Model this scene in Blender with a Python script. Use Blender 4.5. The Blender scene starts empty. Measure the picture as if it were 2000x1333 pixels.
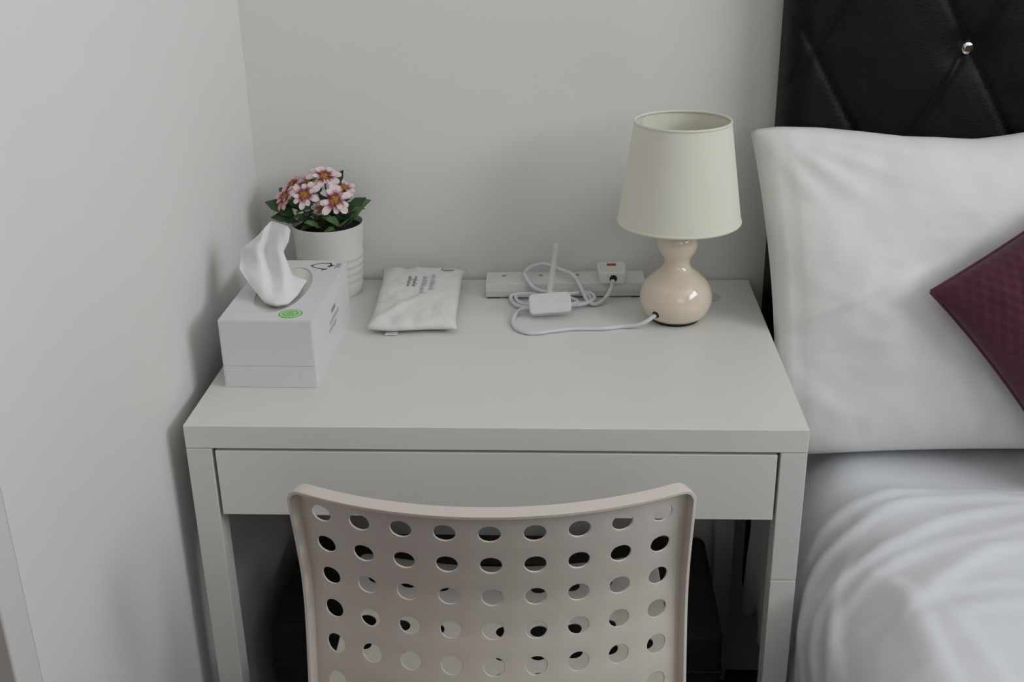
import bpy, bmesh, math, random
from mathutils import Vector, Matrix, noise
from math import sin, cos, pi, sqrt, atan2, exp, radians

random.seed(7)
S = bpy.context.scene
COL = S.collection

# ------------------------------------------------------------------ camera
cam_d = bpy.data.cameras.new('camera')
cam = bpy.data.objects.new('camera', cam_d)
COL.objects.link(cam)
cam_d.sensor_width = 36.0
cam_d.sensor_fit = 'HORIZONTAL'
cam_d.lens = 2251.72 / 2000 * 36.0
cam_d.clip_start = 0.02
cr = Vector((0.9987014, 0.0479582, -0.01719062))
cu = Vector((-0.00301205, 0.39241985, 0.91978127))
cf = Vector((-0.05085699, 0.91853507, -0.39205471))
cm = Matrix((cr, cu, -cf)).transposed().to_4x4()
cm.translation = Vector((0.4561, -1.1882, 1.3670))
cam.matrix_world = cm
S.camera = cam

# ------------------------------------------------------------------ world, light, exposure
W = bpy.data.worlds.new('world')
S.world = W
W.use_nodes = True
bg = W.node_tree.nodes['Background']
bg.inputs['Color'].default_value = (0.80, 0.90, 1.0, 1)
bg.inputs['Strength'].default_value = 1.0

def area(name, loc, direction, sx, sy, power, color):
    d = bpy.data.lights.new(name, 'AREA')
    d.shape = 'RECTANGLE'
    d.size, d.size_y = sx, sy
    d.energy = power
    d.color = color
    o = bpy.data.objects.new(name, d)
    COL.objects.link(o)
    o.location = loc
    o.rotation_euler = Vector(direction).to_track_quat('-Z', 'Y').to_euler()
    return o

WY0, WY1, WZ0, WZ1 = -1.70, -0.12, 1.42, 2.40       # the window in the right-hand wall
RX = 2.30
area('window_light', (RX + 0.04, (WY0 + WY1) / 2, (WZ0 + WZ1) / 2), (-1, -0.05, 0.18), WY1 - WY0 - 0.06, WZ1 - WZ0 - 0.06, 31.0, (0.93, 0.965, 1.0))

RWX0, RWX1, RWZ0, RWZ1 = 0.50, 1.90, 1.30, 2.34         # unseen window assumed behind the camera, added as front fill
RY = -2.90
area('rear_window_fill', ((RWX0 + RWX1) / 2, RY - 0.03, (RWZ0 + RWZ1) / 2), (0, 1, 0.0), RWX1 - RWX0 - 0.06, RWZ1 - RWZ0 - 0.06, 4.2, (0.93, 0.965, 1.0))  # front fill for wall, pillow and duvet, set in the added rear window

S.view_settings.view_transform = 'Standard'
S.view_settings.look = 'None'
S.view_settings.gamma = 1.0
S.view_settings.use_curve_mapping = False
S.view_settings.exposure = -0.10

# ------------------------------------------------------------------ materials
def mat(name, color, rough=0.5, bump=0.0, bscale=200.0, var=0.0, vscale=6.0, spec=0.5, metal=0.0, sheen=0.0, trans=0.0, coat=0.0, stretch=None, alpha=1.0):
    m = bpy.data.materials.new(name)
    m.use_nodes = True
    nt = m.node_tree
    b = nt.nodes['Principled BSDF']
    b.inputs['Base Color'].default_value = (*color, 1)
    b.inputs['Roughness'].default_value = rough
    b.inputs['Specular IOR Level'].default_value = spec
    b.inputs['Metallic'].default_value = metal
    b.inputs['Sheen Weight'].default_value = sheen
    b.inputs['Transmission Weight'].default_value = trans
    b.inputs['Coat Weight'].default_value = coat
    b.inputs['Alpha'].default_value = alpha
    tc = nt.nodes.new('ShaderNodeTexCoord')
    src = tc.outputs['Object']
    if stretch:
        mp = nt.nodes.new('ShaderNodeMapping')
        mp.inputs['Scale'].default_value = stretch
        nt.links.new(src, mp.inputs['Vector'])
        src = mp.outputs['Vector']
    if var > 0:
        n = nt.nodes.new('ShaderNodeTexNoise')
        n.inputs['Scale'].default_value = vscale
        n.inputs['Detail'].default_value = 4
        nt.links.new(src, n.inputs['Vector'])
        r = nt.nodes.new('ShaderNodeValToRGB')
        r.color_ramp.elements[0].position = 0.3
        r.color_ramp.elements[1].position = 0.7
        r.color_ramp.elements[0].color = (*[max(0, c * (1 - var)) for c in color], 1)
        r.color_ramp.elements[1].color = (*[min(1, c * (1 + var)) for c in color], 1)
        nt.links.new(n.outputs['Fac'], r.inputs['Fac'])
        nt.links.new(r.outputs['Color'], b.inputs['Base Color'])
    if bump > 0:
        n = nt.nodes.new('ShaderNodeTexNoise')
        n.inputs['Scale'].default_value = bscale
        n.inputs['Detail'].default_value = 5
        nt.links.new(src, n.inputs['Vector'])
        bp = nt.nodes.new('ShaderNodeBump')
        bp.inputs['Strength'].default_value = bump
        bp.inputs['Distance'].default_value = 0.002
        nt.links.new(n.outputs['Fac'], bp.inputs['Height'])
        nt.links.new(bp.outputs['Normal'], b.inputs['Normal'])
    return m

M_wall = mat('wall_paint', (0.80, 0.785, 0.765), 0.75, bump=0.06, bscale=160, var=0.012, vscale=3)
M_far = mat('taupe_wall_paint', (0.27, 0.185, 0.12), 0.8, bump=0.05)
M_ceil = mat('ceiling_paint', (0.85, 0.825, 0.785), 0.8, bump=0.05)
M_trim = mat('gloss_trim_paint', (0.72, 0.71, 0.69), 0.6)
M_door = mat('brown_door_wood', (0.10, 0.035, 0.025), 0.45, var=0.35, vscale=4, stretch=(8, 8, 0.6))
M_floor = mat('dark_brown_floorboards', (0.040, 0.024, 0.016), 0.45, bump=0.15, bscale=60, var=0.35, vscale=5, stretch=(10, 1, 1))
M_desk = mat('white_foil_desk', (0.77, 0.77, 0.735), 0.34, bump=0.02, bscale=500, var=0.01, vscale=5, spec=0.45)
M_desk_metal = mat('white_painted_steel', (0.74, 0.735, 0.71), 0.4)
M_plastic = mat('white_chair_plastic', (0.735, 0.67, 0.615), 0.42, bump=0.05, bscale=900)
M_steel = mat('grey_chair_steel', (0.55, 0.55, 0.55), 0.3, metal=1.0)
M_black_rubber = mat('black_rubber', (0.012, 0.012, 0.012), 0.6)
M_leather = mat('black_leather', (0.004, 0.004, 0.0042), 0.50, bump=0.30, bscale=240, var=0.2, vscale=30, spec=0.19, stretch=(0.6, 1, 1.5))
M_crystal = mat('faceted_crystal', (0.86, 0.86, 0.87), 0.06, metal=1.0)
M_base = mat('dark_bed_base_fabric', (0.015, 0.014, 0.014), 0.9, bump=0.3)
M_mattress = mat('white_mattress_ticking', (0.74, 0.73, 0.71), 0.9, bump=0.2, bscale=300)
M_sheet = mat('white_cotton_duvet', (0.785, 0.805, 0.838), 0.85, bump=0.10, bscale=700, sheen=0.1)
M_pillow = mat('white_cotton_pillowcase', (0.84, 0.835, 0.82), 0.85, bump=0.10, bscale=600, sheen=0.1)
M_burg = mat('burgundy_plush', (0.078, 0.010, 0.032), 0.85, bump=0.4, bscale=900, var=0.15, vscale=60, sheen=0.25)
M_shade = mat('cream_lampshade_fabric', (0.90, 0.89, 0.78), 0.8, bump=0.12, bscale=900)
_nt = M_shade.node_tree
_tl = _nt.nodes.new('ShaderNodeBsdfTranslucent'); _tl.inputs['Color'].default_value = (0.80, 0.80, 0.68, 1)
_mx = _nt.nodes.new('ShaderNodeMixShader'); _mx.inputs[0].default_value = 0.16
_nt.links.new(_nt.nodes['Principled BSDF'].outputs[0], _mx.inputs[1]); _nt.links.new(_tl.outputs[0], _mx.inputs[2])
_nt.links.new(_mx.outputs[0], _nt.nodes['Material Output'].inputs['Surface'])
M_shade_in = mat('lampshade_lining', (0.78, 0.75, 0.68), 0.6)
M_ceramic = mat('cream_glazed_ceramic', (0.78, 0.675, 0.545), 0.12, spec=0.5, coat=0.6)
M_dark = mat('dark_void', (0.01, 0.009, 0.008), 0.7)
M_brass = mat('lamp_socket_plastic', (0.7, 0.68, 0.64), 0.5)
M_bulb = mat('frosted_bulb', (0.80, 0.79, 0.78), 0.25)
M_cord = mat('white_flex', (0.72, 0.72, 0.76), 0.42)
M_switch = mat('white_switch_plastic', (0.74, 0.74, 0.77), 0.38)
M_strip = mat('white_socket_plastic', (0.72, 0.72, 0.69), 0.40)
M_strip_low = mat('socket_strip_base', (0.62, 0.62, 0.58), 0.45)
M_fuse = mat('red_fuse_label', (0.28, 0.055, 0.035), 0.5, var=0.5, vscale=300)
M_tie = mat('clear_cable_tie', (0.86, 0.85, 0.81), 0.5, alpha=0.6)
M_clear = mat('clear_plastic', (0.85, 0.86, 0.84), 0.25, alpha=0.30)
M_card = mat('white_tissue_card', (0.75, 0.75, 0.755), 0.5, bump=0.03, bscale=400)
M_card_edge = mat('card_seam_grey', (0.45, 0.45, 0.44), 0.7)
M_film = mat('slit_film', (0.72, 0.72, 0.66), 0.35, bump=0.25, bscale=80)
M_tissue = mat('soft_white_tissue', (0.84, 0.84, 0.85), 0.95, bump=0.15, bscale=500)
M_green = mat('print_green', (0.13, 0.50, 0.075), 0.5)
M_green_l = mat('print_pale_green', (0.50, 0.76, 0.40), 0.5)
M_ink = mat('print_black', (0.03, 0.03, 0.03), 0.5)
M_ink_g = mat('print_grey', (0.24, 0.25, 0.24), 0.5)
M_ink_b = mat('print_blue', (0.42, 0.46, 0.53), 0.5)
M_pack = mat('white_pack_film', (0.78, 0.78, 0.76), 0.42, bump=0.05, bscale=120)
M_pot = mat('white_glazed_pot', (0.74, 0.74, 0.70), 0.35)
M_soil = mat('dark_soil', (0.016, 0.010, 0.007), 0.95, bump=1.0, bscale=250)
M_leaf = mat('dark_green_leaf', (0.048, 0.105, 0.036), 0.5, var=0.3, vscale=60)
M_leaf2 = mat('pale_green_leaf', (0.15, 0.27, 0.11), 0.5, var=0.3, vscale=60)
M_stem = mat('green_stem', (0.05, 0.10, 0.03), 0.55)
M_yellow = mat('yellow_floret', (0.45, 0.32, 0.03), 0.8, bump=1.0, bscale=900, var=0.3, vscale=500)
M_frame = mat('white_window_frame', (0.75, 0.75, 0.75), 0.35)

def petal_material(name, tip, deep):
    m = bpy.data.materials.new(name); m.use_nodes = True
    nt = m.node_tree; b = nt.nodes['Principled BSDF']
    b.inputs['Roughness'].default_value = 0.7
    tc = nt.nodes.new('ShaderNodeTexCoord')
    sp = nt.nodes.new('ShaderNodeSeparateXYZ')
    nt.links.new(tc.outputs['Object'], sp.inputs[0])
    mp = nt.nodes.new('ShaderNodeMapRange')
    mp.inputs['From Min'].default_value = 0.0; mp.inputs['From Max'].default_value = 0.021
    nt.links.new(sp.outputs['X'], mp.inputs['Value'])
    nz = nt.nodes.new('ShaderNodeTexNoise'); nz.inputs['Scale'].default_value = 260
    nt.links.new(tc.outputs['Object'], nz.inputs['Vector'])
    ad = nt.nodes.new('ShaderNodeMath'); ad.operation = 'MULTIPLY_ADD'; ad.inputs[1].default_value = 0.25
    nt.links.new(nz.outputs['Fac'], ad.inputs[0]); nt.links.new(mp.outputs['Result'], ad.inputs[2])
    r = nt.nodes.new('ShaderNodeValToRGB'); e = r.color_ramp.elements
    e[0].position = 0.26; e[0].color = (0.50, 0.26, 0.07, 1)
    e[1].position = 1.0; e[1].color = (*tip, 1)
    x = e.new(0.45); x.color = (*deep, 1)
    x = e.new(0.64); x.color = (*[0.5 * a + 0.5 * c for a, c in zip(deep, tip)], 1)
    x = e.new(0.80); x.color = (*tip, 1)
    nt.links.new(ad.outputs['Value'], r.inputs['Fac'])
    nt.links.new(r.outputs['Color'], b.inputs['Base Color'])
    return m
M_petal = [petal_material('petal_white_pink', (0.84, 0.70, 0.71), (0.25, 0.012, 0.03)),
           petal_material('petal_pink', (0.78, 0.50, 0.54), (0.34, 0.04, 0.06)),
           petal_material('petal_pale', (0.82, 0.66, 0.66), (0.45, 0.13, 0.14))]

# ------------------------------------------------------------------ helpers
def link_mesh(name, verts, faces, m=None, parent=None, smooth=False, loc=None, rot=None, sharp=None):
    me = bpy.data.meshes.new(name)
    me.from_pydata([tuple(v) for v in verts], [], faces)
    me.update()
    bm = bmesh.new(); bm.from_mesh(me)
    bmesh.ops.recalc_face_normals(bm, faces=bm.faces)
    bm.to_mesh(me); bm.free()
    if smooth:
        me.polygons.foreach_set('use_smooth', [True] * len(me.polygons))
        if sharp: me.set_sharp_from_angle(angle=radians(sharp))
    o = bpy.data.objects.new(name, me)
    if m: me.materials.append(m)
    COL.objects.link(o)
    if parent: o.parent = parent
    if loc: o.location = loc
    if rot: o.rotation_euler = rot
    return o

def thing(name, label, cat, loc=(0, 0, 0), rotz=0.0, group=None):
    o = bpy.data.objects.new(name, None)
    COL.objects.link(o)
    o.empty_display_size = 0.02
    o.location = loc; o.rotation_euler = (0, 0, rotz)
    o['label'] = label; o['category'] = cat
    if group: o['group'] = group
    return o

def tag(o, label, cat, group=None):
    o['label'] = label; o['category'] = cat
    if group: o['group'] = group
    return o

def struct(o):
    o['kind'] = 'structure'
    return o

def box_vf(x0, x1, y0, y1, z0, z1, base=0):
    v = [(x0, y0, z0), (x1, y0, z0), (x1, y1, z0), (x0, y1, z0), (x0, y0, z1), (x1, y0, z1), (x1, y1, z1), (x0, y1, z1)]
    f = [(0, 3, 2, 1), (4, 5, 6, 7), (0, 1, 5, 4), (1, 2, 6, 5), (2, 3, 7, 6), (3, 0, 4, 7)]
    return v, [tuple(i + base for i in q) for q in f]

def boxes(name, specs, m, parent=None, bevel=0.0, seg=2):
    V, F = [], []
    for s in specs:
        v, f = box_vf(*s, base=len(V)); V += v; F += f
    o = link_mesh(name, V, F, m, parent)
    if bevel: add_bevel(o, bevel, seg)
    return o

def add_bevel(o, w, seg=2, ang=30):
    b = o.modifiers.new('bevel', 'BEVEL'); b.width = w; b.segments = seg
    b.limit_method = 'ANGLE'; b.angle_limit = radians(ang)
    o.data.polygons.foreach_set('use_smooth', [True] * len(o.data.polygons))
    b.harden_normals = True
    return b

def lathe_vf(prof, n=48, cx=0, cy=0, closed=False):
    V, F = [], []
    for (r, z) in prof:
        for k in range(n):
            a = 2 * pi * k / n
            V.append((cx + r * cos(a), cy + r * sin(a), z))
    rows = len(prof)
    rng = range(rows if closed else rows - 1)
    for i in rng:
        j = (i + 1) % rows
        for k in range(n):
            k2 = (k + 1) % n
            F.append((i * n + k, i * n + k2, j * n + k2, j * n + k))
    return V, F

def catmull(P, per=8):
    P = [Vector(p) for p in P]
    out = []
    for i in range(len(P) - 1):
        p0 = P[max(i - 1, 0)]; p1 = P[i]; p2 = P[i + 1]; p3 = P[min(i + 2, len(P) - 1)]
        for k in range(per):
            t = k / per
            out.append(0.5 * ((2 * p1) + (p2 - p0) * t + (2 * p0 - 5 * p1 + 4 * p2 - p3) * t * t + (3 * p1 - p0 - 3 * p2 + p3) * t ** 3))
    out.append(P[-1])
    return out

def tube_vf(P, r, n=10, base=0, flat=1.0):
    V, F = [], []
    up = Vector((0, 0, 1))
    prev = None
    for i, p in enumerate(P):
        d = (P[min(i + 1, len(P) - 1)] - P[max(i - 1, 0)]).normalized()
        if prev is None:
            a = up if abs(d.z) < 0.9 else Vector((1, 0, 0))
            s = d.cross(a).normalized()
        else:
            s = (prev - d * prev.dot(d)).normalized()
        prev = s
        t = s.cross(d)
        rr = r[i] if isinstance(r, (list, tuple)) else r
        for k in range(n):
            a = 2 * pi * k / n
            V.append(p + s * cos(a) * rr + t * sin(a) * rr * flat)
    for i in range(len(P) - 1):
        for k in range(n):
            k2 = (k + 1) % n
            F.append(tuple(base + q for q in (i * n + k, i * n + k2, (i + 1) * n + k2, (i + 1) * n + k)))
    F.append(tuple(base + k for k in range(n)))
    F.append(tuple(base + (len(P) - 1) * n + k for k in range(n)))
    return V, F

def tube(name, P, r, m, parent=None, n=10, per=8, spline=True):
    Q = catmull(P, per) if spline else [Vector(p) for p in P]
    V, F = tube_vf(Q, r, n)
    return link_mesh(name, V, F, m, parent, smooth=True, sharp=50)

def grid_faces(nu, nv, base=0):
    return [(base + j * nu + i, base + j * nu + i + 1, base + (j + 1) * nu + i + 1, base + (j + 1) * nu + i) for j in range(nv - 1) for i in range(nu - 1)]

def sstep(a, b, x):
    t = min(1, max(0, (x - a) / (b - a)))
    return t * t * (3 - 2 * t)

def fbm(p, s, seed=0.0, o=3):
    v = Vector((p[0] * s + seed, p[1] * s - seed * 0.7, p[2] * s + seed * 1.3))
    return noise.fractal(v, 1.0, 2.0, o)

# ------------------------------------------------------------------ room
LX, BY, FY, CH = -0.024, 0.507, RY, 2.45
struct(boxes('floor', [(LX - 0.3, RX + 0.15, FY - 0.1, BY + 0.12, -0.10, 0.0)], M_floor))
struct(boxes('ceiling', [(LX - 0.3, RX + 0.15, FY - 0.1, BY + 0.12, CH, CH + 0.1)], M_ceil))
struct(boxes('wall_back', [(LX - 0.3, RX + 0.15, BY, BY + 0.12, 0, CH)], M_wall))
struct(boxes('wall_rear', [(LX - 0.3, RX + 0.15, FY - 0.1, FY, 0, RWZ0), (LX - 0.3, RX + 0.15, FY - 0.1, FY, RWZ1, CH), (LX - 0.3, RWX0, FY - 0.1, FY, RWZ0, RWZ1), (RWX1, RX + 0.15, FY - 0.1, FY, RWZ0, RWZ1)], M_far))
rwin = struct(boxes('window_2', [(RWX0, RWX1, FY - 0.10, FY - 0.05, RWZ0, RWZ0 + 0.06), (RWX0, RWX1, FY - 0.10, FY - 0.05, RWZ1 - 0.06, RWZ1), (RWX0, RWX0 + 0.06, FY - 0.10, FY - 0.05, RWZ0, RWZ1), (RWX1 - 0.06, RWX1, FY - 0.10, FY - 0.05, RWZ0, RWZ1), ((RWX0 + RWX1) / 2 - 0.03, (RWX0 + RWX1) / 2 + 0.03, FY - 0.10, FY - 0.05, RWZ0, RWZ1)], M_frame, bevel=0.004))  # frame of the added rear window, out of view
boxes('pane', [(RWX0 + 0.06, RWX1 - 0.06, FY - 0.078, FY - 0.072, RWZ0 + 0.06, RWZ1 - 0.06)], M_clear, rwin)
struct(boxes('wall_left', [(LX - 0.12, LX, -0.364, BY, 0, CH), (LX - 0.12, LX, FY, -1.25, 0, CH), (LX - 0.12, LX, -1.25, -0.364, 2.06, CH)], M_wall))
struct(boxes('trim_1', [(LX - 0.10, LX + 0.001, -0.405, -0.3640, 0, 2.06)], M_trim, bevel=0.003))
struct(boxes('trim_2', [(LX - 0.10, LX + 0.001, -1.25, -1.214, 0, 2.06)], M_trim, bevel=0.003))
struct(boxes('trim_3', [(LX - 0.10, LX + 0.001, -1.214, -0.405, 2.024, 2.06)], M_trim, bevel=0.003))
door = struct(boxes('door_1', [(LX - 0.10, LX - 0.045, -1.213, -0.406, 0.004, 2.023)], M_door, bevel=0.002))
boxes('door_panel', [(LX - 0.050, LX - 0.040, -1.11, -0.84, 0.2, 0.9), (LX - 0.050, LX - 0.040, -0.78, -0.51, 0.2, 0.9), (LX - 0.050, LX - 0.040, -1.11, -0.84, 1.05, 1.88), (LX - 0.050, LX - 0.040, -0.78, -0.51, 1.05, 1.88)], M_door, door, bevel=0.003)
tube('door_handle', [(LX - 0.045, -1.15, 1.0), (LX - 0.010, -1.15, 1.0), (LX - 0.005, -1.13, 1.0), (LX - 0.005, -1.05, 1.0)], 0.008, M_steel, door)
struct(boxes('wall_right', [(RX, RX + 0.15, FY, BY, 0, WZ0), (RX, RX + 0.15, FY, BY, WZ1, CH), (RX, RX + 0.15, FY, WY0, WZ0, WZ1), (RX, RX + 0.15, WY1, BY, WZ0, WZ1)], M_far))
win = struct(boxes('window_1', [(RX + 0.06, RX + 0.11, WY0, WY1, WZ0, WZ0 + 0.06), (RX + 0.06, RX + 0.11, WY0, WY1, WZ1 - 0.06, WZ1), (RX + 0.06, RX + 0.11, WY0, WY0 + 0.06, WZ0, WZ1), (RX + 0.06, RX + 0.11, WY1 - 0.06, WY1, WZ0, WZ1), (RX + 0.06, RX + 0.11, (WY0 + WY1) / 2 - 0.03, (WY0 + WY1) / 2 + 0.03, WZ0, WZ1)], M_frame, bevel=0.004))
boxes('window_sill', [(RX - 0.05, RX + 0.06, WY0 - 0.03, WY1 + 0.03, WZ0 - 0.03, WZ0)], M_frame, win, bevel=0.004)
boxes('pane', [(RX + 0.082, RX + 0.088, WY0 + 0.06, WY1 - 0.06, WZ0 + 0.06, WZ1 - 0.06)], M_clear, win)

# ------------------------------------------------------------------ desk
DW, DD, DT = 0.73, 0.5016, 0.75
desk = thing('desk', 'small white writing desk with one wide drawer against the wall', 'desk', (0, 0, 0))
boxes('desk_top', [(0, DW, 0, DD, DT - 0.0300, DT)], M_desk, desk, bevel=0.0012)
L = 0.0307
def leg(x0, x1, y0, y1, split=None):
    if split:
        o = boxes('leg', [(x0, x1, y0, y1, split + 0.0006, DT - 0.0306)], M_desk_metal, desk, bevel=0.0012)
        boxes('lower_leg', [(x0, x1, y0, y1, 0.006, split - 0.0006), (x0 + 0.002, x1 - 0.002, y0 + 0.002, y1 - 0.002, split - 0.01, split + 0.01)], M_desk_metal, o, bevel=0.0010)
    else:
        o = boxes('leg', [(x0, x1, y0, y1, 0.006, DT - 0.0306)], M_desk_metal, desk, bevel=0.0012)
    boxes('foot', [(x0 + 0.004, x1 - 0.004, y0 + 0.004, y1 - 0.004, 0, 0.006)], M_black_rubber, o)
leg(0, L, 0, L); leg(DW - L, DW, 0, L, split=0.544)
leg(0, L, DD - L, DD); leg(DW - L, DW, DD - L, DD)
for x0 in (0.004, DW - L + 0.004):
    boxes('side_rail', [(x0, x0 + L - 0.008, L, DD - L, 0.66, DT - 0.0306)], M_desk_metal, desk, bevel=0.001)
boxes('back_rail', [(L, DW - L, DD - 0.03, DD - 0.012, 0.60, DT - 0.0306)], M_desk, desk, bevel=0.001)
drawer = boxes('drawer', [(0.0345, 0.6960, 0.0005, 0.0175, 0.6290, 0.7163)], M_desk, desk, bevel=0.0010)
boxes('drawer_box', [(0.045, 0.057, 0.0175, 0.44, 0.640, 0.708), (0.673, 0.685, 0.0175, 0.44, 0.640, 0.708), (0.057, 0.673, 0.428, 0.44, 0.640, 0.708), (0.045, 0.685, 0.0175, 0.44, 0.634, 0.640)], M_desk, drawer)

# ------------------------------------------------------------------ chair: perforated plastic shell on four steel legs
PR = [(-0.2480, 0.8000), (-0.2391, 0.7590), (-0.2277, 0.7156), (-0.2188, 0.6712), (-0.2186, 0.6296), (-0.2252, 0.5892), (-0.2345, 0.5470), (-0.2400, 0.5040), (-0.2300, 0.4640), (-0.1960, 0.4445), (-0.1540, 0.4405), (-0.1100, 0.4400), (-0.0660, 0.4410), (-0.0220, 0.4425), (0.0220, 0.4445), (0.0660, 0.4465), (0.1100, 0.4475), (0.1540, 0.4440), (0.1950, 0.4300)]
PR = [Vector((y, z)) for y, z in PR]
def prof(t):
    t = max(0.0, min(len(PR) - 1.0, t)); i = min(int(t), len(PR) - 2); f = t - i
    p0, p1, p2, p3 = PR[max(i - 1, 0)], PR[i], PR[i + 1], PR[min(i + 2, len(PR) - 1)]
    if i == 0: p0 = 2 * p1 - p2
    return 0.5 * ((2 * p1) + (p2 - p0) * f + (2 * p0 - 5 * p1 + 4 * p2 - p3) * f * f + (3 * p1 - p0 - 3 * p2 + p3) * f ** 3)
def inward(t):
    d = (prof(t + 0.05) - prof(t - 0.05)).normalized()
    return Vector((-d.y, d.x))                     # towards the sitter
CX, CPSI = 0.3778, 0.0224
T0, T1, NC, NR = 0.22, 17.5, 9, 17
US, UH = 0.044, 0.204
def shell_pt(u, t, off=0.0):
    w = sstep(6.0, 10.5, t)
    k = 2.557 * (1 - w) + 1.15 * w
    n2 = inward(t)
    back = 1 - sstep(6.5, 10.0, t)
    ad = Vector((back, 1 - back)).normalized()
    p = prof(t) + ad * ((1 - cos(u * k)) / k)
    x = sin(u * k) / k
    # unit normal away from the sitter
    nx = sin(u * k)
    nn = Vector((nx, -n2.x * cos(u * k), -n2.y * cos(u * k)))
    q = Vector((x, p.x, p.y)) + nn * off
    y0 = -0.2195
    yy = q.y - y0
    return Vector((CX + q.x * cos(CPSI) - yy * sin(CPSI), y0 + q.x * sin(CPSI) + yy * cos(CPSI), q.z))
def round_uv(u, t):
    R = 0.016
    sv = 0.044
    du = UH - abs(u); dt0 = (t - T0) * sv; dt1 = (T1 - t) * sv
    for dt, top in ((dt0, True), (dt1, False)):
        if du < R and dt < R:
            x = (R - du) / R; y = (R - dt) / R
            x2 = x * sqrt(1 - y * y / 2); y2 = y * sqrt(1 - x * x / 2)
            u = math.copysign(UH - R + R * x2, u)
            t = T0 + (R - R * y2) / sv if top else T1 - (R - R * y2) / sv
            return u, t
    return u, t

def make_shell():
    key, V, F = {}, [], []
    def vid(u, t):
        k = (round(u, 5), round(t, 4))
        if k not in key:
            key[k] = len(V); V.append((u, t))
        return key[k]
    us = [-UH] + [(c - NC / 2) * US for c in range(NC + 1)] + [UH]
    ts = [T0] + [0.5 + r for r in range(NR + 1)]
    ts[-1] = T1
    n = 6
    for c in range(NC):
        for r in range(NR):
            u0, t0 = us[1 + c], ts[1 + r]
            row = r + 1
            hole = not (row in (8, 9)) and row <= 16
            if hole:
                per = [(i / n, 0) for i in range(n)] + [(1, i / n) for i in range(n)] + [(1 - i / n, 1) for i in range(n)] + [(0, 1 - i / n) for i in range(n)]
                rh = 0.0110 / US
                outer, mid, inner = [], [], []
                for (a, b) in per:
                    an = atan2(b - 0.5, a - 0.5)
                    for rr, lst in ((rh * 1.22, mid), (rh, inner)):
                        lst.append(vid(u0 + US * (0.5 + rr * cos(an)), t0 + 0.5 + rr * sin(an)))
                    outer.append(vid(u0 + US * a, t0 + b))
                for i in range(4 * n):
                    j = (i + 1) % (4 * n)
                    F.append((outer[i], outer[j], mid[j], mid[i]))
                    F.append((mid[i], mid[j], inner[j], inner[i]))
            else:
                for i in range(n):
                    for j in range(n):
                        F.append((vid(u0 + US * i / n, t0 + j / n), vid(u0 + US * (i + 1) / n, t0 + j / n), vid(u0 + US * (i + 1) / n, t0 + (j + 1) / n), vid(u0 + US * i / n, t0 + (j + 1) / n)))
    # margins at both sides and on top
    tt = [T0] + [0.5 + k / n for k in range(NR * n + 1)]
    uu = [-UH] + [us[1] + US * k / n for k in range(NC * n + 1)] + [UH]
    for i in range(len(tt) - 1):
        for (a, b) in ((-UH, us[1]), (us[-2], UH)):
            F.append((vid(a, tt[i]), vid(b, tt[i]), vid(b, tt[i + 1]), vid(a, tt[i + 1])))
    for i in range(1, len(uu) - 2):
        F.append((vid(uu[i], T0), vid(uu[i + 1], T0), vid(uu[i + 1], 0.5), vid(uu[i], 0.5)))
    # boundary loop
    loop = [(u, T0) for u in uu] + [(UH, t) for t in tt[1:]] + [(u, T1) for u in reversed(uu[:-1])] + [(-UH, t) for t in reversed(tt[1:-1])]
    rim = [vid(*p) for p in loop]
    P = []
    for (u, t) in V:
        a, b = round_uv(u, t)
        P.append(shell_pt(a, b))
    prev = rim
    for d in (0.003, 0.008, 0.0135):
        cur = []
        for (u, t) in loop:
            a, b = round_uv(u, t)
            cur.append(len(P)); P.append(shell_pt(a * (1 + 0.08 * d), b, d))
        m = len(loop)
        for i in range(m):
            j = (i + 1) % m
            F.append((prev[i], prev[j], cur[j], cur[i]))
        prev = cur
    return P, F

chair = thing('desk_chair', 'white plastic chair with a back pierced by rows of round holes', 'chair', (CX, -0.02, 0))
P, F = make_shell()
o = link_mesh('perforated_shell', [p - Vector((CX, -0.02, 0)) for p in P], F, M_plastic, chair, smooth=True)
sd = o.modifiers.new('solid', 'SOLIDIFY'); sd.thickness = 0.0042; sd.offset = 0.0; sd.use_even_offset = True; sd.thickness_clamp = 1.0
bv = add_bevel(o, 0.0011, 2, 45)
for sx in (-1, 1):
    for (yt, yb) in ((0.13, 0.20), (-0.16, -0.24)):
        l = tube('leg', [(sx * 0.15, yt, 0.418), (sx * 0.19, yb, 0.012)], 0.011, M_steel, chair, n=12, spline=False)
        tube('foot_cap', [(sx * 0.189, yb - 0.002 * (1 if yb > 0 else -1), 0.022), (sx * 0.1905, yb, 0.0)], 0.0135, M_black_rubber, l, n=12, spline=False)
tube('seat_frame', [(-0.15, 0.13, 0.418), (0.15, 0.13, 0.418), (0.15, -0.16, 0.418), (-0.15, -0.16, 0.418), (-0.15, 0.13, 0.418)], 0.009, M_steel, chair, spline=False)

# ------------------------------------------------------------------ dark bag added as a guess for the black area under the desk
M_bag = mat('black_bag_fabric', (0.022, 0.020, 0.018), 0.85, bump=0.4, bscale=400)
bag = thing('added_dark_bag', 'dark bag added to account for the black area under the desk', 'bag', (0.345, 0.330, 0))
o = boxes('bag_body', [(-0.335, 0.335, -0.135, 0.132, 0.0, 0.315)], M_bag, bag, bevel=0.016, seg=4)
boxes('zip', [(-0.3358, 0.3358, -0.1358, 0.1328, 0.240, 0.248)], M_black_rubber, bag, bevel=0.003, seg=5)
tube('handle', [(-0.09, 0.02, 0.312), (-0.08, 0.02, 0.329), (0.08, 0.02, 0.329), (0.09, 0.02, 0.312)], 0.008, M_bag, bag, n=8, per=5)

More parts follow.
